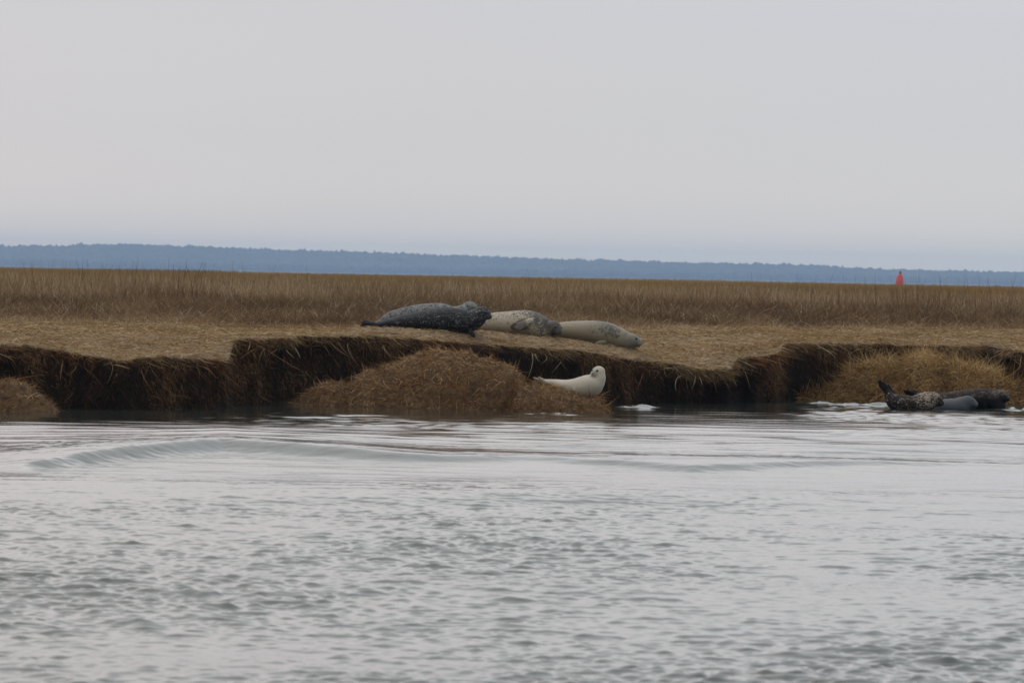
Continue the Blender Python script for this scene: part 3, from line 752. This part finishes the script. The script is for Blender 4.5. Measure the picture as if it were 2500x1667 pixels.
def seal(label, spine, Y0, head, mat, flippers=(), hind=(), mott=None, dark=None, voxel=0.0065, chest_extra=(), faceon=True, drop=1.5):
    """spine: (px, py, depth offset m, vertical radius px, depth radius m)"""
    Y0 = Y0 * K2 if Y0 < 60 else Y0
    mpp = Y0 / FPX
    wp = lambda px, py, dy=0.0: P(px, py + drop, Y0 + dy)
    bm = bmesh.new()
    tube(bm, [tuple(wp(a, b_, c_)) + (r * mpp, rd) for a, b_, c_, r, rd in spine], n=28)
    for ex in chest_extra:
        tube(bm, [tuple(wp(a, b_, c_)) + (r * mpp, rd) for a, b_, c_, r, rd in ex], n=20)
    # head
    hp = wp(head['c'][0], head['c'][1], head['c'][2]); r = head['r'] * mpp
    Fd = np.array(head['look'], float); Fd /= np.linalg.norm(Fd)
    up = np.array(head.get('up', (0, 0, 1)), float); Sd = np.cross(Fd, up); Sd /= np.linalg.norm(Sd); Ud = np.cross(Sd, Fd)
    ax = (Fd, Sd, Ud)
    q = lambda f_, s_, u_: hp + Fd * f_ * r + Sd * s_ * r + Ud * u_ * r
    ellip(bm, q(0, 0, 0), ax, (r * 1.12, r * 0.98, r * 0.95))                 # skull
    ellip(bm, q(0.55, 0, -0.10), ax, (r * 0.78, r * 0.70, r * 0.66))          # face
    ellip(bm, q(1.02, 0, -0.20), ax, (r * 0.46, r * 0.44, r * 0.40))          # snout
    for s_ in (-1, 1):
        ellip(bm, q(1.12, 0.22 * s_, -0.34), ax, (r * 0.34, r * 0.30, r * 0.26))  # whisker pads
        ellip(bm, q(0.62, 0.42 * s_, 0.28), ax, (r * 0.28, r * 0.22, r * 0.24))   # brows
    ellip(bm, q(0.82, 0, -0.52), ax, (r * 0.45, r * 0.36, r * 0.24))          # chin
    # fore flippers: palm and five digits
    fl_lines = []
    for fl in flippers:
        a = wp(*fl['from']); e = wp(*fl['to']); wv = fl.get('w', 0.05); nd = np.array(fl.get('n', (0, 1, 0)), float)
        T = e - a; Ln = np.linalg.norm(T); T /= Ln
        nd = nd - T * nd.dot(T); nd /= np.linalg.norm(nd); Wd = np.cross(nd, T)
        th = fl.get('t', 0.016)
        tube(bm, [tuple(a) + (wv * 0.8, th * 1.6), tuple(a + T * Ln * 0.35) + (wv * 0.95, th * 1.2), tuple(a + T * Ln * 0.66) + (wv, th)], n=16, depth=nd)
        for k_, (oo, ll) in enumerate(((-0.8, 0.80), (-0.42, 0.92), (0.0, 1.0), (0.42, 0.93), (0.8, 0.78))):
            st = a + T * Ln * 0.5 + Wd * wv * oo * 0.85
            en = a + T * Ln * ll + Wd * wv * oo * 1.1 + nd * fl.get('curl', 0.0)
            tube(bm, [tuple(st) + (wv * 0.22, th * 0.9), tuple((st + en) / 2) + (wv * 0.21, th * 0.8), tuple(en) + (wv * 0.13, th * 0.55)], n=8, per=3, depth=nd)
        fl_lines.append((a, e, wv * 1.25))
    for hf in hind:
        a = wp(*hf['from']); e = wp(*hf['to']); wv = hf.get('w', 0.06); nd = np.array(hf.get('n', (0, 1, 0)), float)
        T = e - a; Ln = np.linalg.norm(T); T /= Ln
        nd = nd - T * nd.dot(T); nd /= np.linalg.norm(nd); Wd = np.cross(nd, T); th = 0.013
        tube(bm, [tuple(a) + (wv * 0.45, th * 2.0), tuple(a + T * Ln * 0.4) + (wv * 0.6, th * 1.2), tuple(a + T * Ln * 0.82) + (wv * 0.8, th * 0.7)], n=16, depth=nd)
        for oo, ll in ((-1.0, 1.0), (-0.5, 0.88), (0.0, 0.82), (0.5, 0.88), (1.0, 1.0)):
            st = a + T * Ln * 0.35 + Wd * wv * oo * 0.45
            en = a + T * Ln * ll + Wd * wv * oo
            tube(bm, [tuple(st) + (wv * 0.2, th), tuple((st + en) / 2) + (wv * 0.2, th * 0.9), tuple(en) + (wv * 0.14, th * 0.6)], n=8, per=3, depth=nd)
        fl_lines.append((a, e, wv * 1.4))
    bmesh.ops.recalc_face_normals(bm, faces=bm.faces[:])
    base = wp(spine[len(spine) // 2][0], spine[len(spine) // 2][1] + spine[len(spine) // 2][3])
    bmesh.ops.translate(bm, verts=bm.verts[:], vec=Vector(-base))
    tmp = bpy.data.meshes.new('tmp'); bm.to_mesh(tmp); bm.free()
    to = bpy.data.objects.new('tmp', tmp); COL.objects.link(to)
    md = to.modifiers.new('r', 'REMESH'); md.mode = 'VOXEL'; md.voxel_size = voxel
    sm = to.modifiers.new('s', 'SMOOTH'); sm.factor = 0.5; sm.iterations = 8
    dg_ = bpy.context.evaluated_depsgraph_get(); dg_.update()
    me = bpy.data.meshes.new_from_object(to.evaluated_get(dg_)); me.name = 'seal_body'
    bpy.data.objects.remove(to); bpy.data.meshes.remove(tmp)
    me.polygons.foreach_set('use_smooth', np.ones(len(me.polygons), bool))
    me.materials.clear(); me.materials.append(mat)
    n_ = len(me.vertices); co = np.zeros(n_ * 3, np.float32); me.vertices.foreach_get('co', co); co = co.reshape(-1, 3) + base
    # photo-pixel style coordinates along the animal, for the markings of its coat
    S = catmull([tuple(wp(a, b_, c_)) + (r_ * mpp, rd) for a, b_, c_, r_, rd in spine], 4)
    ii = np.argmin(((co[:, None, ::2] - S[None, :, 0:3:2]) ** 2).sum(-1), 1)
    along = ii / (len(S) - 1)
    rel = (co[:, 2] - S[ii, 2]) / S[ii, 3]
    hd = np.exp(-(np.linalg.norm(co - hp, axis=1) / (r * 1.35)) ** 4)
    flm = np.zeros(n_)
    for a, e, wv in fl_lines:
        T = e - a; u = np.clip(((co - a) @ T) / (T @ T), 0.0, 1.15)
        dd = np.linalg.norm(co - (a + u[:, None] * T), axis=1)
        flm = np.maximum(flm, np.where((dd < wv * 1.2) & (u > 0.12), sstep(0.12, 0.4, u), 0))
    muz = np.exp(-(np.linalg.norm(co - q(1.15, 0, -0.3), axis=1) / (r * 0.95)) ** 3)
    zero = np.zeros(n_)
    mv = mott(along, rel, hd, flm) if mott else zero
    dv = dark(along, rel, hd, flm, muz) if dark else zero
    for an, av in (('mott', mv), ('dark', dv)):
        at = me.attributes.new(an, 'FLOAT', 'POINT'); at.data.foreach_set('value', np.clip(av + zero, 0, 1.5).astype(np.float32))
    root = link('seal', me, None, base)
    tag(root, label, 'seal')
    # eyes, nose, ears laid onto the surface
    bvh = BVHTree.FromPolygons([v_.co.copy() for v_ in me.vertices], [p_.vertices[:] for p_ in me.polygons])
    def stick(name, f_, s_, u_, rad, m_, sink=0.35, shape=(1, 1, 1)):
        tgt = q(f_ * 0.3, s_ * 0.2, u_ * 0.2) - base; dr = q(f_, s_, u_) - base - tgt; dr = dr / np.linalg.norm(dr)
        o_ = tgt + dr * r * 3
        hit = bvh.ray_cast(Vector(o_), Vector(-dr))
        if hit[0] is None: return
        bb = bmesh.new(); bmesh.ops.create_uvsphere(bb, u_segments=16, v_segments=10, radius=rad)
        mm = bpy.data.meshes.new(name); 
        A = Matrix([list(a_) for a_ in ax]).transposed().to_4x4() @ Matrix.Diagonal((shape[0], shape[1], shape[2], 1))
        bmesh.ops.transform(bb, matrix=A, verts=bb.verts[:])
        for f__ in bb.faces: f__.smooth = True
        bb.to_mesh(mm); bb.free(); mm.materials.append(m_)
        link(name, mm, root, hit[0] - Vector(dr) * rad * sink)
    if faceon:
        er = head.get('eye', 0.2) * r
        for s_ in (-1, 1): stick('eye', 0.86, 0.50 * s_, 0.30, er, eye_m, 0.45)
        stick('nose', 1.50, 0, -0.10, r * 0.17, nose_m, 0.45, (0.6, 1.1, 0.75))
        for s_ in (-1, 1): stick('ear_opening', -0.05, 0.95 * s_, 0.10, r * 0.06, nose_m, 0.5)
    return root

DK = (0.010, 0.010, 0.011)
fur_black = fur('fur_black_flecked', (0.007, 0.0075, 0.009), (0.17, 0.17, 0.17), 56, 8, base2=(0.012, 0.012, 0.014), sheen=0.03, spec=0.18, rough=0.65)
fur_grey = fur('fur_grey_mottled', (0.022, 0.024, 0.027), (0.17, 0.17, 0.17), 50, 7, base2=(0.040, 0.042, 0.045), sheen=0.03, spec=0.15, rough=0.7)
fur_cream = fur('fur_cream_flecked', (0.38, 0.33, 0.25), (0.05, 0.045, 0.04), 50, 7, base2=(0.30, 0.26, 0.195), sheen=0.08, dark=(0.045, 0.035, 0.03))
fur_olive = fur('fur_tan_clouded', (0.215, 0.185, 0.125), (0.045, 0.043, 0.039), 36, 5, base2=(0.165, 0.14, 0.095), dark=(0.075, 0.08, 0.078))
fur_white = fur('fur_white', (0.40, 0.37, 0.30), (0.27, 0.245, 0.195), 22, 4, base2=(0.33, 0.30, 0.235), dark=(0.07, 0.06, 0.05))
fur_wetspot = fur('fur_wet_spotted', (0.013, 0.011, 0.010), (0.30, 0.25, 0.20), 50, 8, base2=(0.020, 0.017, 0.015), rough=0.65, spec=0.07, sheen=0.0, dark=(0.012, 0.010, 0.010))
fur_wetgrey = fur('fur_wet_grey', (0.050, 0.056, 0.063), (0.028, 0.032, 0.036), 30, 4, base2=(0.062, 0.069, 0.077), rough=0.5, spec=0.15, sheen=0.0)
fur_wetdark = fur('fur_wet_dark', (0.010, 0.008, 0.007), (0.13, 0.105, 0.09), 54, 7, base2=(0.022, 0.018, 0.016), rough=0.65, spec=0.07, sheen=0.0, dark=(0.006, 0.005, 0.005))

# 1 black seal on the bank, in front
seal('black seal with pale flecks lying along the turf edge, nearest of the pair at left', S1,
    40.95, dict(c=(1178, 764, -0.09), r=18, look=(0.80, -0.58, -0.10), eye=0.21), fur_black,
    flippers=[{'from': (1142, 798, -0.13), 'to': (1160, 823, -0.20), 'w': 0.030, 'n': (0.3, 1, 0.2)}, {'from': (914, 791, -0.03), 'to': (879, 792, -0.10), 'w': 0.036, 'n': (0.1, 0.9, 0.4), 't': 0.02}, {'from': (914, 789, 0.05), 'to': (882, 786, 0.12), 'w': 0.034, 'n': (0.1, 0.9, 0.4), 't': 0.02}],
    mott=lambda a, r, h, f: 0.50 + 0.12 * h - 0.08 * f * (a > 0.5) - 0.3 * sstep(0.25, 0.08, a) - 0.08 * sstep(0.3, 0.9, r),
    dark=lambda a, r, h, f, m: 0.35 * m + 0.0 * a)
# 2 grey seal behind it
seal('grey mottled seal lying behind the black seal, head turned away', S2,
    41.35, dict(c=(1147, 754, 0.04), r=21, look=(0.75, 0.62, -0.12)), fur_grey, faceon=True,
    hind=[{'from': (915, 796, 0), 'to': (882, 797, 0.05), 'w': 0.05}],
    mott=lambda a, r, h, f: 0.64 + 0.10 * np.clip(r, 0, 1) + 0.10 * h, dark=lambda a, r, h, f, m: 0.0 * a)
# 3 cream seal
seal('cream seal with grey flecks and dark face, flipper folded on its flank', S3,
    41.75, dict(c=(1352, 798.5, -0.10), r=18.5, look=(0.62, -0.74, -0.26), up=(0.15, 0, 1), eye=0.2), fur_cream,
    flippers=[{'from': (1296, 784, -0.19), 'to': (1255, 801, -0.24), 'w': 0.048, 'n': (0, 1, -0.3), 't': 0.024}],
    mott=lambda a, r, h, f: 0.44 + 0.32 * sstep(0.42, 0.75, a) * (0.6 + 0.4 * np.clip(r + 0.5, -0.3, 1)) + 0.22 * np.clip(r + 0.1, 0, 1) + 0.15 * h,
    dark=lambda a, r, h, f, m: 0.80 * f + 1.1 * m + 0.45 * h)
# 4 tan seal
seal('tan seal with a clouded grey back and grey head, rightmost on the turf', S4,
    42.05, dict(c=(1541, 831, -0.07), r=19.5, look=(0.93, -0.33, 0.02), eye=0.2), fur_olive,
    flippers=[{'from': (1476, 833, -0.16), 'to': (1447, 840, -0.20), 'w': 0.03, 'n': (0, 0.7, 0.7)}],
    mott=lambda a, r, h, f: 0.32 + 0.55 * np.exp(-((a - 0.62) / 0.2) ** 2) * sstep(-0.6, 0.3, r) + 0.12 * h,
    dark=lambda a, r, h, f, m: 0.60 * h + 0.35 * m - 0.2 * f)
# 5 white seal
seal('cream-white seal with its head raised on the right end of the large mound', S5,
    39.15, dict(c=(1461.5, 906.5, -0.10), r=15.5, look=(-0.68, -0.73, -0.12), eye=0.21), fur_white,
    chest_extra=[[(1450, 950, -0.08, 20, 0.13), (1449, 957, -0.09, 13, 0.10)]],
    flippers=[{'from': (1440, 958, -0.16), 'to': (1421, 943, -0.20), 'w': 0.026, 'n': (0.25, 1, 0.1), 't': 0.012}, {'from': (1420, 938, -0.13), 'to': (1398, 952, -0.16), 'w': 0.024, 'n': (0.2, 1, 0.3), 't': 0.012}],
    hind=[{'from': (1325, 928, 0.26), 'to': (1302, 924, 0.30), 'w': 0.035, 'n': (0, .6, .8)}, {'from': (1332, 928, 0.2), 'to': (1312, 924, 0.2), 'w': 0.035, 'n': (0, .8, .5)}],
    mott=lambda a, r, h, f: 0.42 - 0.15 * h, dark=lambda a, r, h, f, m: 1.1 * np.clip(m - 0.45, 0, 1))
# 6 spotted seal with its tail up
seal('wet dark seal with tan spots curled at the waterline, hind flippers raised', [
    (2165, 952, 0.02, 7, 0.05), (2172, 966, 0, 13, 0.09), (2183, 978, -0.02, 20, 0.13), (2205, 986, -0.03, 23, 0.16), (2230, 987, -0.04, 23, 0.17), (2250, 982, -0.05, 24, 0.165), (2266, 977, -0.06, 23.5, 0.14), (2276, 974, -0.06, 21, 0.115)],
    41.5, dict(c=(2277, 973.5, -0.06), r=20, look=(0.88, -0.30, -0.12)), fur_wetspot,
    flippers=[{'from': (2182, 972, 0), 'to': (2143, 925, 0.0), 'w': 0.042, 'n': (0.3, 1, 0), 't': 0.022}, {'from': (2184, 970, 0.05), 'to': (2155, 934, 0.07), 'w': 0.05, 'n': (0.3, 1, 0)}],
    mott=lambda a, r, h, f: 0.48 + 0.20 * sstep(0.5, 0.8, a) - 0.45 * f,
    dark=lambda a, r, h, f, m: 0.9 * f + 1.0 * m)
# 7 smooth grey pup
seal('small smooth grey seal half under water between the two dark seals', [
    (2285, 996, 0.05, 14, 0.09), (2305, 993, 0, 20.5, 0.13), (2330, 993, 0, 22, 0.15), (2348, 989, -0.02, 22, 0.13), (2358, 983, -0.03, 19.5, 0.10)],
    41.75, dict(c=(2362, 981, -0.03), r=18, look=(0.93, -0.30, 0.02), eye=0.13), fur_wetgrey,
    mott=lambda a, r, h, f: 0.35 + 0.0 * a, dark=lambda a, r, h, f, m: 0.0 * a)
# 8 big dark seal
seal('big wet dark brown seal lying behind the small grey one, face to the right', [
    (2240, 962, 0.22, 6, 0.05), (2262, 970, 0.16, 10, 0.08), (2285, 976, 0.08, 17, 0.12), (2310, 978, 0.02, 22, 0.15), (2345, 978, 0, 27, 0.18), (2380, 976, 0, 29.5, 0.20), (2410, 976, 0, 29, 0.20),
    (2428, 974, -0.04, 26, 0.16), (2440, 969, -0.08, 21, 0.12)],
    42.3, dict(c=(2444, 966, -0.10), r=17.5, look=(0.62, -0.78, -0.06), eye=0.21), fur_wetdark,
    chest_extra=[[(2432, 980, -0.05, 22, 0.15), (2436, 996, -0.07, 20, 0.14), (2434, 1010, -0.07, 16, 0.12)]],
    flippers=[{'from': (2245, 966, 0.18), 'to': (2205, 952, 0.08), 'w': 0.032, 'n': (0, 0.9, 0.5), 't': 0.02}, {'from': (2250, 964, 0.26), 'to': (2224, 953, 0.32), 'w': 0.032, 'n': (0, 0.9, 0.4), 't': 0.02}],
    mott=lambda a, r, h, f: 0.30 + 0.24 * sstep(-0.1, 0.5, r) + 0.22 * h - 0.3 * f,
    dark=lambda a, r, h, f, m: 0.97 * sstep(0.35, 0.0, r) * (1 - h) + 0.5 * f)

# ------------------------------------------------------------------ haze
bmh = bmesh.new(); bmesh.ops.create_cube(bmh, size=1.0)
hm = bpy.data.meshes.new('haze'); bmh.to_mesh(hm); bmh.free()
haze = link('haze', hm, None, (0, 4720, 18.0)); haze.scale = (9000, 9900, 39.0)
tag(haze, 'thin bluish air over the marsh that fades the far ridge', 'haze', kind='stuff')
t = NT('haze'); t.n.remove(t.b)
pv = t.node('ShaderNodeVolumePrincipled')
pv.inputs['Color'].default_value = (0.48, 0.68, 1.0, 1)
pv.inputs['Density'].default_value = 0.000115
t.l.new(pv.outputs[0], t.o.inputs['Volume'])
hm.materials.append(t.m)
